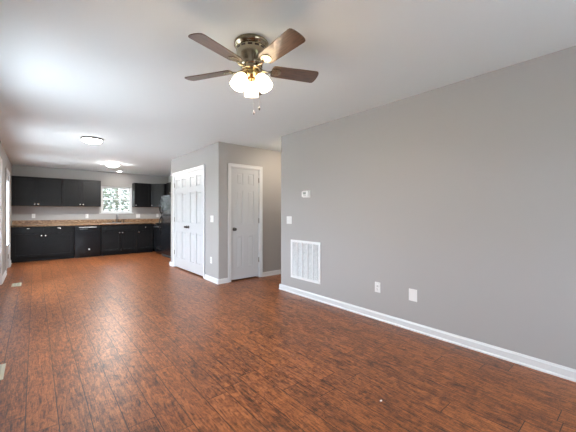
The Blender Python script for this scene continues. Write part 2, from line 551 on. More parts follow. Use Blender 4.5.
# six panel door leaf: local x 0..w, front face y=0 (room side -y), back y=+t
def six_panel(w, h, t=.035, st=.112, mul=.10, z0=.026):
    mb = MB()
    rails = [(0, .225), (.815, 1.005), (1.63, 1.735), (1.945, h - z0)]
    rails = [(a * (h / 2.03), b_ * (h / 2.03)) for a, b_ in rails]; rails[-1] = (rails[-1][0], h)
    mb.box(0, w, .010, t - .010, z0, h)
    for a, b_ in ((0, st), (w - st, w)): mb.box(a, b_, 0, t, z0, h, .0015, 1)
    for a, b_ in rails: mb.box(st - .001, w - st + .001, 0.0003, t - .0003, max(a, z0), b_)
    mb.box(w / 2 - mul / 2, w / 2 + mul / 2, 0.0005, t - .0005, z0, h)
    for (a, b_), (c_, d_) in zip(rails, rails[1:]):
        for xa, xb in ((st, w / 2 - mul / 2), (w / 2 + mul / 2, w - st)):
            # sticking bevel strip round the recess and a raised field
            for yy, sg in ((.010, 1), (t - .010, -1)):
                g = .020
                x0, x1, zz0, zz1 = xa + g, xb - g, b_ + g, c_ - g
                b = bmesh.new()
                top = [(x0 + .014, zz0 + .014), (x1 - .014, zz0 + .014), (x1 - .014, zz1 - .014), (x0 + .014, zz1 - .014)]
                bot = [(x0, zz0), (x1, zz0), (x1, zz1), (x0, zz1)]
                A = [b.verts.new((p[0], yy, p[1])) for p in bot]; B = [b.verts.new((p[0], yy - sg * .007, p[1])) for p in top]
                b.faces.new(B)
                for k in range(4): b.faces.new((A[k], A[(k + 1) % 4], B[(k + 1) % 4], B[k]))
                bmesh.ops.recalc_face_normals(b, faces=b.faces[:]); mb._merge(b)
    return mb


def knob(parent, x, z, m, r=.027, name='door_knob', plate=True):
    R = Matrix.Translation((x, 0, z)) @ Matrix.Rotation(pi / 2, 4, 'X')
    mb = MB()
    p = [(0, .062), (r * .6, .060), (r, .050), (r * 1.0, .040), (r * .7, .030), (.011, .024), (.011, .006)]
    if plate: p += [(.030, .006), (.032, .002), (.032, -.001)]
    else: p += [(.014, .005), (.015, -.001)]
    mb.lathe(p, 24, m=R)
    return mb.build(name, m, parent)


def hinges(parent, x, zs, m=HINGE):
    for z in zs:
        mb = MB().lathe([(0, z + .052), (.0045, .050 + z), (.0075, .045 + z), (.0075, z - .045), (.0045, z - .05), (0, z - .052)], 12,
                        m=Matrix.Translation((x, -.006, 0)))
        mb.box(x - .013, x + .013, -.0015, .001, z - .044, z + .044)
        mb.build('hinge', m, parent)


def swing_door(name, x, y, rz, w, h, kx, hx, label, dbl=False, kz=.926, kr=.027):
    root = empty(name, (x, y, 0), rz); struct(root, label, 'door')
    six_panel(w, h).build('door_panel', DOORP, root)
    knob(root, kx, kz, BRONZE, r=kr)
    hinges(root, hx, [.335, 1.07, 1.83])
    return root


swing_door('door_1', HD[0] + .015, YC1 + .012, 0, HD[1] - HD[0] - .030, HD[3] - .015, .062, HD[1] - HD[0] - .026,
           'white six panel single door with a dark round knob beside the hallway')
lw = (CL[1] - CL[0] - .024 - .008) / 2
swing_door('door_2', XC + .004, CL[1] - .014, -pi / 2, lw, CL[3] - .015, lw - .045, -.001,
           'left leaf of the white double closet doors, next to the fridge', kr=.022)
swing_door('door_3', XC + .004, CL[0] + .014 + lw, -pi / 2, lw, CL[3] - .015, .045, lw + .001,
           'right leaf of the white double closet doors, near the light switch', kr=.022)

# patio door: two glazed leaves in the left wall (local x = world y)
def glazed_leaf(name, y0, y1, label, lites=5, hx=None):
    root = empty(name, (XL - .012, y0, 0), pi / 2); struct(root, label, 'door'); w_ = y1 - y0; h = 2.03; t = .042
    mb = MB(); s = .095
    mb.box(0, s, 0, t, .012, h, .002); mb.box(w_ - s, w_, 0, t, .012, h, .002)
    mb.box(s, w_ - s, 0.0003, t, h - .13, h); mb.box(s, w_ - s, 0.0003, t, .012, .53)
    mb.box(s + .04, w_ - s - .04, -.004, 0.001, .10, .44, .003)
    mb.build('door_panel', DOORP, root)
    mb = MB()
    for a, b_, c_, d_ in ((s - .02, s + .012, .51, h - .11), (w_ - s - .012, w_ - s + .02, .51, h - .11), (s - .02, w_ - s + .02, .505, .540), (s - .02, w_ - s + .02, h - .145, h - .11)):
        mb.box(a, b_, -.018, t + .004, c_, d_, .004)
    mb.build('lite_frame', TRIM, root)
    MB().box(s, w_ - s, .018, .024, .53, h - .13).build('glass_pane', GLASS, root)
    if hx is not None: hinges(root, hx, [.25, 1.05, 1.82])
    else: knob(root, .06, .95, BRONZE)
    return root


ym = (PATIO[0] + PATIO[1]) / 2
glazed_leaf('door_4', PATIO[0] + .024, ym - .002, 'near leaf of the white glazed door in the left wall')
glazed_leaf('door_5', ym + .002, PATIO[1] - .024, 'far leaf of the white glazed door at the left edge', hx=PATIO[1] - .024 - ym - .004)
glazed_leaf('door_6', SIDE[0] + .024, SIDE[1] - .024, 'white door in the left wall nearest the base cabinets, glazing added for daylight', hx=SIDE[1] - SIDE[0] - .050)  # glass added here so more daylight reaches the kitchen


# windows
def window(name, x, y, rz, a0, a1, z0, z1, label, cols=3, rows=2, cas=True, stool=True, depth=T):
    """opening in local x a0..a1; room side y=0, outside y=+depth"""
    root = empty(name, (x, y, 0), rz); struct(root, label, 'window')
    fr = MB(); fy0, fy1 = depth * .42, depth * .92; fw = .035
    for b_ in ((a0, a0 + fw, z0, z1), (a1 - fw, a1, z0, z1)): fr.box(b_[0], b_[1], fy0, fy1, b_[2], b_[3], .002)
    fr.box(a0 + fw, a1 - fw, fy0, fy1, z0, z0 + fw, .002); fr.box(a0 + fw, a1 - fw, fy0, fy1, z1 - fw, z1, .002)
    fr.build('window_frame', TRIM, root)
    zm = (z0 + z1) / 2; sr = .03
    for nm, (s0, s1, yy) in {'upper': (zm - .015, z1 - fw, fy0 + .028), 'lower': (z0 + fw, zm + .015, fy0 + .004)}.items():
        sb = MB()
        x0, x1 = a0 + fw, a1 - fw
        for q in ((x0, x0 + sr, s0, s1), (x1 - sr, x1, s0, s1), (x0 + sr, x1 - sr, s0, s0 + sr), (x0 + sr, x1 - sr, s1 - sr, s1)):
            sb.box(q[0], q[1], yy, yy + .022, q[2], q[3], .002)
        for k in range(1, cols):
            xx = x0 + sr + (x1 - x0 - 2 * sr) * k / cols; sb.box(xx - .005, xx + .005, yy + .005, yy + .017, s0 + sr, s1 - sr)
        for k in range(1, rows):
            zz = s0 + (s1 - s0) * k / rows; sb.box(x0 + sr, x1 - sr, yy + .005, yy + .017, zz - .005, zz + .005)
        so = sb.build('sash', TRIM, root)
        MB().box(x0 + sr, x1 - sr, yy + .009, yy + .013, s0 + sr, s1 - sr).build('glass_pane', GLASS, so)
    if stool:
        MB().box(a0 - .04, a1 + .04, -.03, fy0, z0 - .02, z0 + .002, .004).build('window_sill', TRIM, root)
        if cas: MB().box(a0 - .03, a1 + .03, -.014, 0, z0 - .075, z0 - .02, .003).build('apron', TRIM, root)
    if cas:
        cm = MB(); casing(cm, a0, a1, z1, z0=z0 + .002); cm.build('window_casing', TRIM, root)
    return root


wk = window('window_1', 0, YB, 0, *WIN_KIT, 'white gridded window above the kitchen sink', cols=3, rows=2, cas=False)
MB().box(WIN_KIT[0] + .035, WIN_KIT[1] - .035, T * .84, T * .85, WIN_KIT[2] + .035, WIN_KIT[3] - .035).build('dimming_screen', SCREEN, wk)  # added sheet that dims the view through the kitchen window
window('window_2', XL, 0, pi / 2, WIN_LIV[0], WIN_LIV[1], WIN_LIV[2], WIN_LIV[3], 'window in the left wall of the living room', cols=4, rows=2)
window('fill_window', 0, YF, pi, -WIN_FILL[1], -WIN_FILL[0], WIN_FILL[2], WIN_FILL[3], 'unseen window added behind the camera for more daylight', cols=4, rows=2)  # added to brighten the right wall and the ceiling near it


def P_(o_): return (o_[0] + o_[1]) / 2, (o_[2] + o_[3]) / 2, o_[1] - o_[0], o_[3] - o_[2]


a_, z_, sx_, sz_ = P_(WIN_KIT); portal('kitchen_window_portal', (a_, YB + T + .02, z_), (-pi / 2, 0, 0), sx_, sz_)
a_, z_, sx_, sz_ = P_(WIN_FILL); portal('fill_window_portal', (a_, YF - T - .02, z_), (pi / 2, 0, 0), sx_, sz_)
for nm, W_ in (('living_window_portal', WIN_LIV), ('patio_door_portal', PATIO), ('side_door_portal', SIDE)):
    a_, z_, sx_, sz_ = P_(W_); portal(nm, (XL - T - .02, a_, z_), (0, -pi / 2, 0), sz_, sx_)


# ---------------------------------------------------------------- kitchen
def shaker(w, h, t=.019, rail=.057):
    """door with local x 0..w, z 0..h, front y=0, back y=t"""
    mb = MB()
    mb.box(0, rail, 0, t, 0, h, .0015, 1); mb.box(w - rail, w, 0, t, 0, h, .0015, 1)
    mb.box(rail, w - rail, 0.0002, t, 0, rail, .0015, 1); mb.box(rail, w - rail, 0.0002, t, h - rail, h, .0015, 1)
    mb.box(rail - .004, w - rail + .004, .012, t - .001, rail - .004, h - rail + .004)
    return mb


def cknob(parent, x, z, nm='knob'):
    R = Matrix.Translation((x, 0, z)) @ Matrix.Rotation(pi / 2, 4, 'X')
    MB().lathe([(0, .030), (.012, .029), (.020, .023), (.020, .017), (.007, .012), (.006, .0), (.006, -.002)], 16, m=R).build(nm, KNOB, parent)


def cup_pull(parent, x, z):
    mb = MB(); b = bmesh.new(); n = 12; R0, D = .045, .024
    # half dome bin pull
    rings = []
    for i in range(7):
        ph = (pi / 2) * i / 6
        rings.append([(x + R0 * cos(pi * k / n) * (.35 + .65 * sin(ph)) if i else x + R0 * .35 * cos(pi * k / n), -D * cos(ph), z + .024 * sin(pi * k / n) * (.3 + .7 * sin(ph))) for k in range(n + 1)])
    V = [[b.verts.new(p) for p in r_] for r_ in rings]
    for A, B in zip(V, V[1:]):
        for k in range(n): b.faces.new((A[k], A[k + 1], B[k + 1], B[k]))
    b.faces.new(V[0])
    bmesh.ops.recalc_face_normals(b, faces=b.faces[:])
    for fc in b.faces: fc.smooth = True
    mb._merge(b); mb.build('cup_pull', KNOB, parent)


def door_part(parent, x, z, w, h, kx=None, kz=None, y=-.019):
    o_ = shaker(w, h).build('door', CAB, parent, loc=(x, y, z))
    if kx is not None: cknob(o_, kx, kz)
    return o_


def upper(name, x, y, rz, w, h, z, doors, label, depth=.317, group='dark upper kitchen cabinets', knob_low=True, lm=.02, rm=.004):
    """wall cabinet; carcass front at local y=0"""
    root = empty(name, (x, y, z), rz)
    tag(root, label, 'cabinet', group)
    mb = MB().box(0, w, 0, depth, .006, h, .001, 1); mb.build('body', CAB, root)
    MB().box(.001, w - .001, .001, depth, 0, .008).build('bottom_panel', CABIN, root, label='pale unpainted underside')
    n = len(doors)
    for i, (a, b_, side) in enumerate(doors):
        kx = (b_ - a) - .03 if side == 'r' else .03
        door_part(root, a, .004, b_ - a, h - .008, kx, .055 if knob_low else h - .06)
    return root


UZ, UH = 1.385, .75
s1, s2 = .029 - XL, .543 - XL
upper('upper_cabinet', XL + .002, 10.10, 0, s2 - .004, UH, UZ, [(.022, s1 - .007, 'r'), (s1 + .007, s2 - .016, 'l')],
      'dark two door wall cabinet nearest the left wall')
upper('upper_cabinet', .543, 10.10, 0, .91, UH, UZ, [(.012, .439, 'r'), (.453, .900, 'l')],
      'dark two door wall cabinet just left of the kitchen window')
upper('upper_cabinet', 2.335, 10.10, 0, .475, UH, UZ, [(.008, .467, 'l')],
      'dark narrow wall cabinet just right of the kitchen window')
# diagonal corner cabinet
root = empty('corner_cabinet', (0, 0, UZ))
tag(root, 'dark diagonal wall cabinet in the far right kitchen corner', 'cabinet', 'dark upper kitchen cabinets')
pts = [(2.812, YW), (2.812, 10.115), (3.125, 9.805), (XK - .003, 9.805), (XK - .003, YW)]
MB().poly(pts, 'z', .006, UH).build('body', CAB, root)
MB().poly(pts, 'z', 0, .008).build('bottom_panel', CABIN, root, label='pale unpainted underside')
dl = math.hypot(.313, .31)
dd = shaker(dl - .03, UH - .008).build('door', CAB, root, loc=(2.812 + .0, 10.115, .004), rz=-math.atan2(.31, .313))
dd.location = Vector((2.812, 10.115, .004)) + Vector((-.0134, -.0136, 0)) + Vector((.0107, -.0106, 0))
cknob(dd, .03, .055)
upper('over_range_cabinet', 3.125, 9.56, -pi / 2, .76, .395, 1.74, [(.005, .377, 'r'), (.383, .755, 'l')],
      'short dark cabinet high on the wall above the range', depth=.30)


def base_cab(name, x, y, rz, w, doors, drawers, label, depth=.587, h=.875, drawer_knob=False, hollow=False, pulls=True):
    root = empty(name, (x, y, 0), rz)
    tag(root, label, 'cabinet', 'dark lower kitchen cabinets')
    mb = MB()
    if hollow:        # open under the sink: frame, sides, back and bottom only
        for q in ((0, .018, 0, depth, .10, h), (w - .018, w, 0, depth, .10, h), (.018, w - .018, depth - .012, depth, .10, h), (.018, w - .018, 0, depth - .012, .10, .12),
                  (.018, w - .018, 0, .019, .665, .70), (.018, w - .018, 0, .019, h - .02, h), (w / 2 - .02, w / 2 + .02, 0, .019, .12, .665), (.018, .04, 0, .019, .12, .665), (w - .04, w - .018, 0, .019, .12, .665)):
            mb.box(*q)
    else:
        mb.box(0, w, 0, depth, .10, h, .001, 1)
    mb.box(.0, w, .07, depth, 0, .10); mb.build('body', CAB, root)
    for a, b_, side in doors:
        door_part(root, a, .115, b_ - a, .570, (b_ - a) - .032 if side == 'r' else .032, .525)
    for a, b_ in drawers:
        m_ = MB().box(0, b_ - a, 0, .019, 0, .150, .003, 2)
        d_ = m_.build('drawer' if pulls else 'front_panel', CAB, root, loc=(a, -.019, .705))
        if pulls:
            if drawer_knob: cknob(d_, (b_ - a) / 2, .07)
            else: cup_pull(d_, (b_ - a) / 2, .115)
    return root


BY = 9.83
b1 = .164 - XL
base_cab('base_cabinet', XL + .002, BY, 0, 1.248, [(.03, b1 - .008, 'r'), (b1 + .008, 1.232, 'l')], [(.03, b1 - .004), (b1 + .004, 1.236)],
         'dark base cabinet with two doors and two drawers, left of the dishwasher')
base_cab('sink_cabinet', 1.418, BY, 0, .93, [(.014, .488, 'r'), (.502, .916, 'l')], [(.012, .918)],
         'dark base cabinet under the sink, right of the dishwasher', hollow=True, pulls=False)
base_cab('base_cabinet', 2.350, BY, 0, .455, [(.010, .445, 'l')], [(.010, .445)],
         'narrow dark base cabinet between the sink cabinet and the corner', drawer_knob=True)
root = empty('corner_base_cabinet', (2.807, 9.565, 0))
tag(root, 'dark corner base cabinet beside the range', 'cabinet', 'dark lower kitchen cabinets')
mb = MB().box(0, XK - .003 - 2.807, 0, YW - 9.565, .10, .875, .001, 1); mb.box(.07, XK - .003 - 2.807, 0, YW - 9.565, 0, .10)
mb.build('body', CAB, root)

# dishwasher
root = empty('dishwasher', (.803, BY, 0)); tag(root, 'black built-in dishwasher with a white sticker between the base cabinets', 'dishwasher')
MB().box(0, .61, .0, .58, .10, .87).build('body', APPL, root)
MB().box(.01, .60, .05, .30, 0, .10).build('kick_plate', APPL, root)
MB().box(.004, .606, -.032, 0, .115, .735, .006).build('door', APPL, root)
cp = MB().box(.004, .606, -.040, 0, .742, .866, .008).build('control_panel', APPL, root)
MB().box(.10, .50, -.052, -.038, .815, .832, .004).build('handle', STEEL, cp)
for k in range(5): MB().box(.13 + k * .035, .15 + k * .035, -.0425, -.039, .775, .785, .002).build('button', STEEL, cp)
MB().lathe([(0, .002), (.020, .002), (.020, 0), (0, 0)], 20, m=Matrix.Translation((.33, -.032, .22)) @ Matrix.Rotation(pi / 2, 4, 'X')).build('sticker', STICK, root, label='round white sticker')

# countertop, with a hole for the sink
SX0, SX1, SY0, SY1 = 1.50, 2.28, 9.93, 10.33
cf = BY - .045
root = empty('countertop', (0, 0, .875)); tag(root, 'brown speckled laminate countertop running along the kitchen end wall', 'countertop')
mb = MB()
for q in ((XL, SX0, cf, YW), (SX1, 2.765, cf, YW), (SX0, SX1, cf, SY0), (SX0, SX1, SY1, YW), (2.765, XK - .003, 9.565, YW)):
    mb.box(q[0], q[1], q[2], q[3], 0, .038)
mb.tube([(XL, cf, .019), (2.765, cf, .019)], .019, 12)
mb.build('slab', COUNTER, root)
mb = MB(); mb.box(XL, XK - .003, YB - .02, YW, .038, .145, .003); mb.box(XK - .02, XK - .003, 9.565, YB - .02, .038, .145, .003)
mb.build('backsplash', COUNTER, root)

# sink
root = empty('kitchen_sink', (SX0, SY0, .913)); tag(root, 'double bowl steel sink set into the brown countertop', 'sink')
w_, d_ = SX1 - SX0, SY1 - SY0
mb = MB()
for q in ((-.015, .03, -.015, d_ + .015), (w_ - .03, w_ + .015, -.015, d_ + .015), (.03, w_ - .03, -.015, .03), (.03, w_ - .03, d_ - .07, d_ + .015), (w_ / 2 - .015, w_ / 2 + .015, .03, d_ - .07)):
    mb.box(q[0], q[1], q[2], q[3], 0, .006, .002)
mb.build('rim', STEEL, root)
for xa, xb in ((.03, w_ / 2 - .015), (w_ / 2 + .015, w_ - .03)):
    mb = MB(); t_ = .003; ya, yb = .03, d_ - .07
    mb.box(xa, xb, ya, yb, -.17, -.167); mb.box(xa, xa + t_, ya, yb, -.17, .001); mb.box(xb - t_, xb, ya, yb, -.17, .001)
    mb.box(xa, xb, ya, ya + t_, -.17, .001); mb.box(xa, xb, yb - t_, yb, -.17, .001)
    o_ = mb.build('bowl', STEEL, root)
    MB().lathe([(0, -.164), (.04, -.164), (.045, -.167), (0, -.168)], 20, m=Matrix.Translation(((xa + xb) / 2, (ya + yb) / 2, 0))).build('drain', CHROME, o_)
# faucet
root = empty('kitchen_faucet', ((SX0 + SX1) / 2 - .0, SY1 - .03, .919)); tag(root, 'tall arched chrome faucet standing behind the kitchen sink', 'faucet')
MB().box(-.12, .12, -.025, .025, 0, .012, .005).build('base_plate', STEEL, root)
arc = [(0, 0, .01), (0, 0, .14)] + [(0, -.085 + .085 * cos(a), .14 + .11 * sin(a)) for a in [pi * k / 10 for k in range(1, 10)]] + [(0, -.17, .12)]
MB().tube(arc, .014, 12).build('spout', STEEL, root)
for sx in (-1, 1):
    mb = MB().lathe([(.02, .01), (.018, .04), (.012, .05), (0, .052)], 14, m=Matrix.Translation((sx * .095, 0, 0)))
    mb.tube([(sx * .095, 0, .045), (sx * .14, -.02, .062)], .007, 8); mb.build('handle', BRONZE, root)
mb = MB().lathe([(.018, 0), (.018, .01), (.011, .02), (.013, .07), (.009, .085), (0, .087)], 14, m=Matrix.Translation((.19, 0, 0)))
mb.build('side_sprayer', BRONZE, root)

# range (front faces -x): local x = -world y
root = empty('kitchen_range', (2.80, 9.560, 0), -pi / 2); tag(root, 'black electric range standing between fridge and corner cabinet', 'stove')
W = .756
MB().box(0, W, 0, .60, .02, .900, .003).build('body', APPL, root)
MB().box(0.002, W - .002, -.02, .56, .900, .914, .004).build('cooktop', APPL, root)
d_ = MB().box(.006, W - .006, -.045, 0, .20, .86, .008).build('oven_door', APPL, root)
MB().box(.15, W - .15, -.048, -.044, .34, .66, .003).build("oven_window", APPL, d_)
mb = MB().tube([(.08, -.085, .80), (W - .08, -.085, .80)], .011, 10)
for x_ in (.10, W - .10): mb.tube([(x_, -.045, .80), (x_, -.085, .80)], .008, 8)
mb.build('handle', STEEL, d_)
d_ = MB().box(.006, W - .006, -.035, 0, .045, .19, .006).build('drawer', APPL, root)
MB().box(.2, W - .2, -.045, -.034, .165, .18, .003).build('handle', STEEL, d_)
bgd = MB().box(0, W, .54, .60, .914, 1.08, .006).build('back_guard', APPL, root)
for x_ in (.08, .17, W - .17, W - .08):
    MB().lathe([(0, .022), (.017, .021), (.02, .0)], 16, m=Matrix.Translation((x_, .54, 1.01)) @ Matrix.Rotation(pi / 2, 4, 'X')).build('knob', STEEL, bgd)
for x_, y_, r_ in ((.2, .15, .10), (.56, .15, .08), (.2, .42, .08), (.56, .42, .10)):
    mb = MB()
    for k in range(1, 5):
        rr = r_ * k / 4
        mb.tube([(x_ + rr * cos(a), y_ + rr * sin(a), .92) for a in [2 * pi * j / 24 for j in range(25)]], .004, 6)
    mb.build('burner', APPLT, root)
for x_ in (.05, W - .05):
    for y_ in (.05, .52): MB().lathe([(0, 0), (.02, 0), (.015, .022), (0, .022)], 12, m=Matrix.Translation((x_, y_, 0))).build('foot', SLOT, root)
# range hood
root = empty('range_hood', (3.0, 9.558, 1.60), -pi / 2); tag(root, 'black range hood under the short cabinet above the range', 'range hood')
MB().poly([(0, .0), (.42, 0), (.42, .138), (.12, .138), (.0, .05)], 'x', 0, .75).build('hood_body', APPL, root)
MB().box(.2, .55, .08, .36, -.006, .001, .002).build('filter', STEEL, root)

# fridge
root = empty('refrigerator', (2.765, 8.775, 0), -pi / 2); tag(root, 'tall black top-freezer refrigerator beside the closet wall', 'refrigerator')
W = .82
MB().box(0, W, .0, .64, .03, 1.695, .006).build('cabinet', APPLT, root)
f1 = MB().box(.002, W - .002, -.065, -.005, .085, 1.150, .014, 3).build('fridge_door', APPLT, root)
f2 = MB().box(.002, W - .002, -.065, -.005, 1.162, 1.690, .014, 3).build('freezer_door', APPLT, root)
MB().box(.01, W - .01, -.045, 0, .02, .08, .004).build('toe_grille', SLOT, root)


def bow(za, zb, x_=.055):
    n = 10
    return [(x_, -.065 - .052 * sin(pi * k / n) ** .6 if 0 < k < n else -.062, za + (zb - za) * k / n) for k in range(n + 1)]


MB().tube(bow(.62, 1.12), .013, 10).build('handle', APPL, f1)
MB().tube(bow(1.19, 1.60), .013, 10).build('handle', APPL, f2)
MB().box(.02, .12, -.01, .08, 1.692, 1.71, .004).build('hinge_cover', SLOT, root)
for x_ in (.06, W - .06):
    for y_ in (.06, .6): MB().lathe([(0, 0), (.02, 0), (.018, .032), (0, .032)], 12, m=Matrix.Translation((x_, y_, 0))).build('foot', SLOT, root)


# ---------------------------------------------------------------- plates on walls
def plate(name, x, y, z, rz, kind, label, cat, group=None, w=.072, h=.117, gang=1):
    root = empty(name, (x, y, z), rz); tag(root, label, cat, group)
    w = w + (gang - 1) * .046
    MB().box(-w / 2, w / 2, -.006, 0, -h / 2, h / 2, .0028).build('cover_plate', PLATE, root)
    for g in range(gang):
        gx = (g - (gang - 1) / 2) * .046
        if kind == 'outlet':
            for dz in (-.0195, .0195):
                s_ = MB().lathe([(0, .0085), (.0165, .0085), (.0172, .006), (.0172, .004)], 24, m=Matrix.Translation((gx, 0, dz)) @ Matrix.Rotation(pi / 2, 4, 'X')).build('socket', PLATE, root)
                mb = MB()
                for dx in (-.006, .006): mb.box(gx + dx - .0012, gx + dx + .0012, -.0090, -.0080, dz, dz + .008)
                mb.box(gx - .0022, gx + .0022, -.0090, -.0080, dz - .011, dz - .006)
                mb.build('slots', SLOT, s_)
        elif kind == 'switch':
            t_ = MB().box(gx - .005, gx + .005, -.0075, 0, -.012, .012, .001).build('switch_slot', PLATE, root)
            M_ = Matrix.Translation((gx, -.006, .002)) @ Matrix.Rotation(radians(25), 4, 'X')
            MB().box(-.0038, .0038, -.016, 0, -.005, .005, .0015, m=M_).build('toggle', PLATE, root)
        elif kind == 'rocker':
            MB().box(gx - .0165, gx + .0165, -.0085, -.004, -.033, .033, .002).build('rocker', PLATE, root)
        elif kind == 'coax':
            MB().lathe([(0, .016), (.0045, .016), (.0045, .008), (.008, .008), (.008, .005)], 12, m=Matrix.Translation((gx, 0, 0)) @ Matrix.Rotation(pi / 2, 4, 'X')).build('socket', KNOB, root)
    for dz in (-h / 2 + .017, h / 2 - .017):
        MB().lathe([(0, .0072), (.0028, .0070), (.003, .005)], 10, m=Matrix.Translation((0, 0, dz)) @ Matrix.Rotation(pi / 2, 4, 'X')).build('screw', PLATE, root)
    return root


plate('light_switch', XR, 3.566, 1.108, -pi / 2, 'switch', 'white two toggle switch plate on the right wall below the thermostat', 'light switch', gang=2)
plate('wall_outlet', XR, 1.995, .368, -pi / 2, 'outlet', 'white power outlet low on the right wall', 'outlet')
plate('data_plate', XR, 1.572, .366, -pi / 2, 'blank', 'larger blank white plate low on the right wall, nearest the camera', 'wall plate', w=.090, h=.125)
plate('light_switch', XC, 4.975, 1.112, -pi / 2, 'switch', 'white double switch plate right of the closet doors', 'light switch', gang=2)
plate('wall_outlet', XC, 5.01, .375, -pi / 2, 'outlet', 'white power outlet low on the wall beside the closet doors', 'outlet')
KG = 'outlets above the kitchen countertop'
plate('wall_outlet', -.03, YB, 1.135, 0, 'outlet', 'white outlet under the leftmost wall cabinet, above the countertop', 'outlet', KG)
plate('wall_outlet', 1.15, YB, 1.120, 0, 'outlet', 'white outlet above the dishwasher, left of the kitchen window', 'outlet', KG)
plate('light_switch', 2.51, YB, 1.115, 0, 'rocker', 'white double rocker plate just right of the kitchen window', 'light switch', gang=2)
plate('wall_outlet', 3.10, YB, 1.13, 0, 'outlet', 'white outlet in the far right corner beside the fridge edge', 'outlet', KG)

# thermostat
root = empty('thermostat', (XR, 3.175, 1.492), -pi / 2); tag(root, 'small white thermostat on the right wall above the switch plate', 'thermostat')
MB().box(-.076, .076, -.008, 0, -.050, .050, .003).build('wall_plate', PLATE, root)
MB().box(-.066, .066, -.046, -.007, -.043, .043, .012, 3).build('housing', PLATE, root)
MB().box(-.035, .030, -.0475, -.045, -.008, .026, .001).build('display', mat('grey_display', (.30, .33, .31), .25), root)
for k in range(3): MB().box(-.03 + k * .024, -.018 + k * .024, -.0485, -.045, -.028, -.020, .001).build('button', SLOT, root)

# return air grille
YG0, YG1, ZG0, ZG1 = 2.895, 3.518, .236, .812
root = empty('return_air_grille', (XR, YG1, ZG0), -pi / 2); tag(root, 'large white louvred return air grille low on the right wall', 'vent')
gw, gh = YG1 - YG0, ZG1 - ZG0
mb = MB(); fw = .036
for q in ((0, fw, 0, gh), (gw - fw, gw, 0, gh), (fw, gw - fw, 0, fw), (fw, gw - fw, gh - fw, gh)):
    mb.box(q[0], q[1], -.016, 0, q[2], q[3], .004)
mb.build('frame', GRILLE, root)
mb = MB(); nb = 5
for k in range(1, nb):
    x_ = fw + (gw - 2 * fw) * k / nb; mb.box(x_ - .011, x_ + .006, -.015, -.001, fw, gh - fw, .002)
mb.build('divider_bars', GRILLE, root)
mb = MB(); ns = 30
for k in range(ns):
    z_ = fw + (gh - 2 * fw) * (k + .5) / ns
    M_ = Matrix.Translation((0, -.007, z_)) @ Matrix.Rotation(radians(38), 4, 'X')
    for q in range(nb):
        xa = fw + (gw - 2 * fw) * q / nb; xb = fw + (gw - 2 * fw) * (q + 1) / nb
        mb.box(xa + (.013 if q else 0.0), xb - .011, -.0085, .0085, -.0008, .0008, m=M_)
mb.build('louvres', GRILLE, root)
MB().box(fw - .005, gw - fw + .005, -.0012, 0, fw - .005, gh - fw + .005).build('backing', mat('painted_duct_shade', (.10, .10, .10), .8), root)  # dark sheet stands in for the shade inside the duct


# floor registers
def register(x, y, rz, label):
    root = empty('floor_register', (x, y, 0), rz); tag(root, label, 'vent')
    L_, W_ = .30, .125
    mb = MB()
    for q in ((-L_ / 2, L_ / 2, -W_ / 2, -W_ / 2 + .022), (-L_ / 2, L_ / 2, W_ / 2 - .022, W_ / 2), (-L_ / 2, -L_ / 2 + .022, -W_ / 2 + .022, W_ / 2 - .022), (L_ / 2 - .022, L_ / 2, -W_ / 2 + .022, W_ / 2 - .022)):
        mb.box(q[0], q[1], q[2], q[3], 0, .006, .002)
    mb.build('frame', REGIS, root)
    mb = MB()
    for k in range(18):
        x_ = -L_ / 2 + .022 + (L_ - .044) * (k + .5) / 18
        mb.box(x_ - .003, x_ + .003, -W_ / 2 + .02, W_ / 2 - .02, .001, .005)
    mb.box(-L_ / 2 + .02, L_ / 2 - .02, -.003, .003, .001, .0055)
    mb.build('slats', REGIS, root)
    MB().box(-L_ / 2 + .02, L_ / 2 - .02, -W_ / 2 + .02, W_ / 2 - .02, 0, .001).build('opening', SLOT, root)


register(-.240, 6.87, pi / 2, 'almond metal floor register near the glazed door')
register(-.242, 3.19, pi / 2, 'almond metal floor register at the lower left edge of the photo')


# tiny scrap left on the floor
mb = MB().poly([(-.010, -.004), (.004, -.007), (.011, .001), (.003, .007), (-.008, .005)], 'z', 0, .004, bev=.001)
tag(mb.build('paper_scrap', STICK, loc=(1.724, 1.116, 0)), 'tiny white scrap lying on the wooden floor', 'scrap')

# ---------------------------------------------------------------- ceiling lights
def flush(x, y, label, lens=LENS, watts=0):
    root = empty('flush_ceiling_light', (x, y, H)); tag(root, label, 'ceiling light', 'flush dome lights on the ceiling')
    MB().lathe([(0, 0), (.150, 0), (.158, -.006), (.158, -.020), (.150, -.028), (.142, -.028), (.142, -.004), (0, -.004)], 40).build('rim', RIMM, root)
    MB().lathe([(.142, -.024)] + [(.142 * cos(a), -.024 - .062 * sin(a)) for a in [pi / 2 * k / 8 for k in range(1, 9)]], 40).build('glass_dome', lens, root)
    if watts:
        l = bpy.data.lights.new('dome_light', 'AREA'); l.shape = 'DISK'; l.size = .26; l.energy = watts; l.color = (1, .95, .89)
        lo = bpy.data.objects.new('dome_light', l); lo.location = (x, y, H - .092); col.objects.link(lo)
    return root


flush(.718, 5.86, 'dome ceiling light nearest the fan, over the living room end')
flush(1.473, 8.56, 'dome ceiling light over the kitchen floor', LENSK, 16)
flush(3.62, 4.10, 'dome ceiling light inside the hallway, behind the right wall', LENSH)
root = empty('recessed_ceiling_light', (1.92, 10.05, H)); tag(root, 'small recessed ceiling light above the kitchen sink', 'ceiling light')
MB().lathe([(.062, -.001), (.066, -.006), (.082, -.006), (.086, 0)], 32).build('trim_ring', TRIM, root)
MB().lathe([(0, -.002), (.063, -.002)], 32).build('lens', CAN, root)

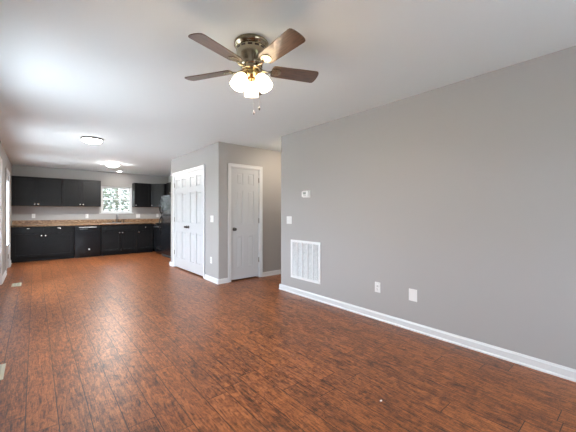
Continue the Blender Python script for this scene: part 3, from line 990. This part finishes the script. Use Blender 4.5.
# ---------------------------------------------------------------- ceiling fan
FX, FY, BZ = 1.190, 1.828, -.182
fan = empty('ceiling_fan', (FX, FY, H)); tag(fan, 'flush-mounted ceiling fan with five walnut blades and three lit glass shades', 'ceiling fan')
MB().lathe([(0, 0), (.118, 0), (.124, -.006), (.124, -.022), (.116, -.032), (.108, -.036), (.108, -.040), (0, -.040)], 48).build('ceiling_canopy', BRASS, fan)
mb = MB().lathe([(0, -.036), (.104, -.038), (.108, -.050), (.106, -.085), (.098, -.110), (.084, -.140), (.078, -.156), (.078, -.172), (0, -.172)], 48)
mb.build('motor_housing', BRASS, fan)
mb = MB()
for k in range(14):
    a = 2 * pi * k / 14
    M_ = Matrix.Rotation(a, 4, 'Z')
    mb.box(.100, .1085, -.016, .016, -.066, -.052, .003, m=M_)
mb.build('vent_slots', BRONZE, fan)
MB().lathe([(0, -.170), (.070, -.170), (.074, -.178), (.074, -.196), (.066, -.202), (0, -.202)], 40).build('flywheel', BRASS, fan)
MB().lathe([(0, -.200), (.052, -.200), (.056, -.206), (.056, -.236), (.046, -.250), (.030, -.258), (.016, -.262), (.014, -.272), (0, -.276)], 40).build('switch_housing', BRASSB, fan)
PITCH = radians(-13)
SAG = Matrix.Rotation(radians(-2.2), 4, Vector((sin(YAW), cos(YAW), 0)))   # the blades hang a little out of level
R_IN, R_OUT, BW = .150, .520, .132
for k in range(5):
    az = radians(-162.7 + 72 * k)
    base = Matrix.Translation((0, 0, BZ)) @ SAG @ Matrix.Translation((0, 0, -BZ)) @ Matrix.Rotation(az, 4, 'Z') @ Matrix.Translation((0, 0, BZ)) @ Matrix.Rotation(PITCH, 4, 'X')
    # outline of the blade, widening outwards with rounded ends
    pts = []
    n = 10
    w0, w1 = .114 / 2, BW / 2
    for i in range(n + 1):           # outer end: shallow arc with soft corners
        a = -pi / 2 + pi * i / n
        pts.append((R_OUT - .030 + .030 * (cos(a) ** .6 if cos(a) > 0 else 0), w1 * sin(a)))
    for i in range(n + 1):
        a = pi / 2 + pi * i / n
        pts.append((R_IN + .022 + .022 * -abs(cos(a)) ** .6, w0 * sin(a)))
    clean = []
    for p in pts:
        if not clean or math.hypot(p[0] - clean[-1][0], p[1] - clean[-1][1]) > 1e-4: clean.append(p)
    b_ = MB().poly(clean, 'z', -.003, .003).build('blade', BLADE, fan)
    b_.matrix_local = base
    mb = MB()
    # arm from the flywheel out to a rounded shield plate below the blade
    mb.tube([(.060, 0, .004), (.085, 0, -.010), (.115, 0, -.014), (.150, 0, -.008)], [.011, .010, .009, .009], 10)
    el = [(.183 + .040 * cos(2 * pi * j / 24), .036 * sin(2 * pi * j / 24)) for j in range(24)]
    mb.poly(el, 'z', -.0085, -.003, bev=.0015)
    for sx, sy in ((.165, .016), (.165, -.016), (.205, 0)):
        mb.lathe([(0, -.0115), (.0035, -.011), (.0045, -.0085)], 10, m=Matrix.Translation((sx, sy, 0)))
    b2 = mb.build('blade_bracket', BRASS, fan); b2.matrix_local = base
# light kit
for k, az in enumerate((57, 177, 297)):
    A = Matrix.Rotation(radians(az), 4, 'Z')
    tilt = radians(30)
    mb = MB().tube([(.030, 0, -.236), (.038, 0, -.242), (.048, 0, -.238), (.054, 0, -.232)], .008, 10, m=A)
    S = A @ Matrix.Translation((.054, 0, -.230)) @ Matrix.Rotation(-tilt, 4, 'Y')   # local -z points down and out
    mb.lathe([(0, .012), (.014, .010), (.022, 0), (.024, -.018), (.022, -.022), (0, -.022)], 24, m=S)
    arm = mb.build('light_arm', BRASSB, fan)
    SS = S @ Matrix.Diagonal((.90, .90, .97, 1))
    sh = MB().lathe([(.023, -.016), (.034, -.024), (.047, -.042), (.055, -.066), (.0585, -.092), (.0575, -.118), (.056, -.130),
                     (.0545, -.130), (.056, -.116), (.057, -.092), (.0535, -.068), (.0455, -.044), (.033, -.027), (.021, -.019)], 40, m=SS)
    sh.build('glass_shade', SHADE, fan)
    bl = MB().lathe([(0, -.100), (.012, -.098), (.022, -.086), (.025, -.072), (.020, -.054), (.013, -.040), (.012, -.022)], 20, m=S)
    bl.build('bulb', glow('lit_bulb', (1.0, .86, .66), 8.0), arm)
    l = bpy.data.lights.new('fan_bulb_light', 'POINT'); l.energy = 9.0; l.color = (1.0, .82, .62); l.shadow_soft_size = .025
    lo = bpy.data.objects.new('fan_bulb_light', l); col.objects.link(lo)
    lo.matrix_world = Matrix.Translation((FX, FY, H)) @ S @ Matrix.Translation((0, 0, -.118))
# pull chains
CV = Matrix.Rotation(-YAW, 2)
for (dx, zz, ln) in ((.015, -.262, .225), (.080, -.222, .235)):
    vx, vy = cos(YAW) * dx, -sin(YAW) * dx
    ang = math.atan2(vy, vx)
    if dx > .05: vx, vy = .050 * cos(ang), .050 * sin(ang)
    pc = empty('pull_chain_anchor', (0, 0, 0)) if False else None
    mb = MB().tube([(vx, vy, zz + .012), (vx * 1.1, vy * 1.1, zz), (vx * 1.12, vy * 1.12, zz - ln)], .0010, 6)
    ch = mb.build('pull_chain', BRASS, fan)
    MB().lathe([(0, -ln - .026), (.004, -ln - .022), (.0055, -ln - .012), (.003, -ln - .002), (0, -ln)], 12,
               m=Matrix.Translation((vx * 1.12, vy * 1.12, zz))).build('chain_fob', BRONZE, ch)

# ---------------------------------------------------------------- outdoors
MB().box(-40, 40, -30, 60, -.60, -.325).build('lawn', LAWN)
struct(MB().box(-14, 12, -14, YB + 1.6, -.32, -.20).build('ground', PAVE), 'concrete paving added round the house to bounce daylight inside', 'ground')  # added slab, reflects sunlight up through the windows onto the ceiling
tag(bpy.data.objects['lawn'], 'green lawn outside the windows', 'grass', kind='stuff')
rnd = random.Random(4)


def tree(x, y, z0, r, hgt, label, n=4200):
    root = empty('garden_tree', (x, y, -.32)); tag(root, label, 'tree', 'leafy trees outside the kitchen window')
    MB().tube([(0, 0, 0), (.05, 0, hgt * .4), (-.03, .04, hgt * .8)], [.13, .10, .05], 10).build('trunk', BARK, root)
    b = bmesh.new()
    for _ in range(n):
        while True:
            p = Vector((rnd.uniform(-1, 1), rnd.uniform(-1, 1), rnd.uniform(-1, 1)))
            if .35 < p.length < 1: break
        p = Vector((p.x * r, p.y * r, z0 + p.z * hgt * .5))
        s = rnd.uniform(.05, .12)
        R = Matrix.Rotation(rnd.uniform(0, 6.28), 3, 'Z') @ Matrix.Rotation(rnd.uniform(0, 3.1), 3, 'X')
        vs = [b.verts.new(p + R @ Vector(q) * s) for q in ((-1, 0, 0), (0, -.5, .1), (1, 0, 0), (0, .5, .1))]
        b.faces.new(vs)
    m_ = MB(); m_._merge(b); m_.build('foliage', LEAF, root)


tree(1.3, 14.6, 2.25, 1.40, 4.2, 'leafy tree seen through the left side of the kitchen window')
tree(4.75, 15.6, 2.4, 1.80, 4.5, 'leafy tree seen through the right side of the kitchen window')
tree(3.6, 19.8, 2.9, 2.2, 5.4, 'larger leafy tree behind the two nearer ones outside the kitchen window')
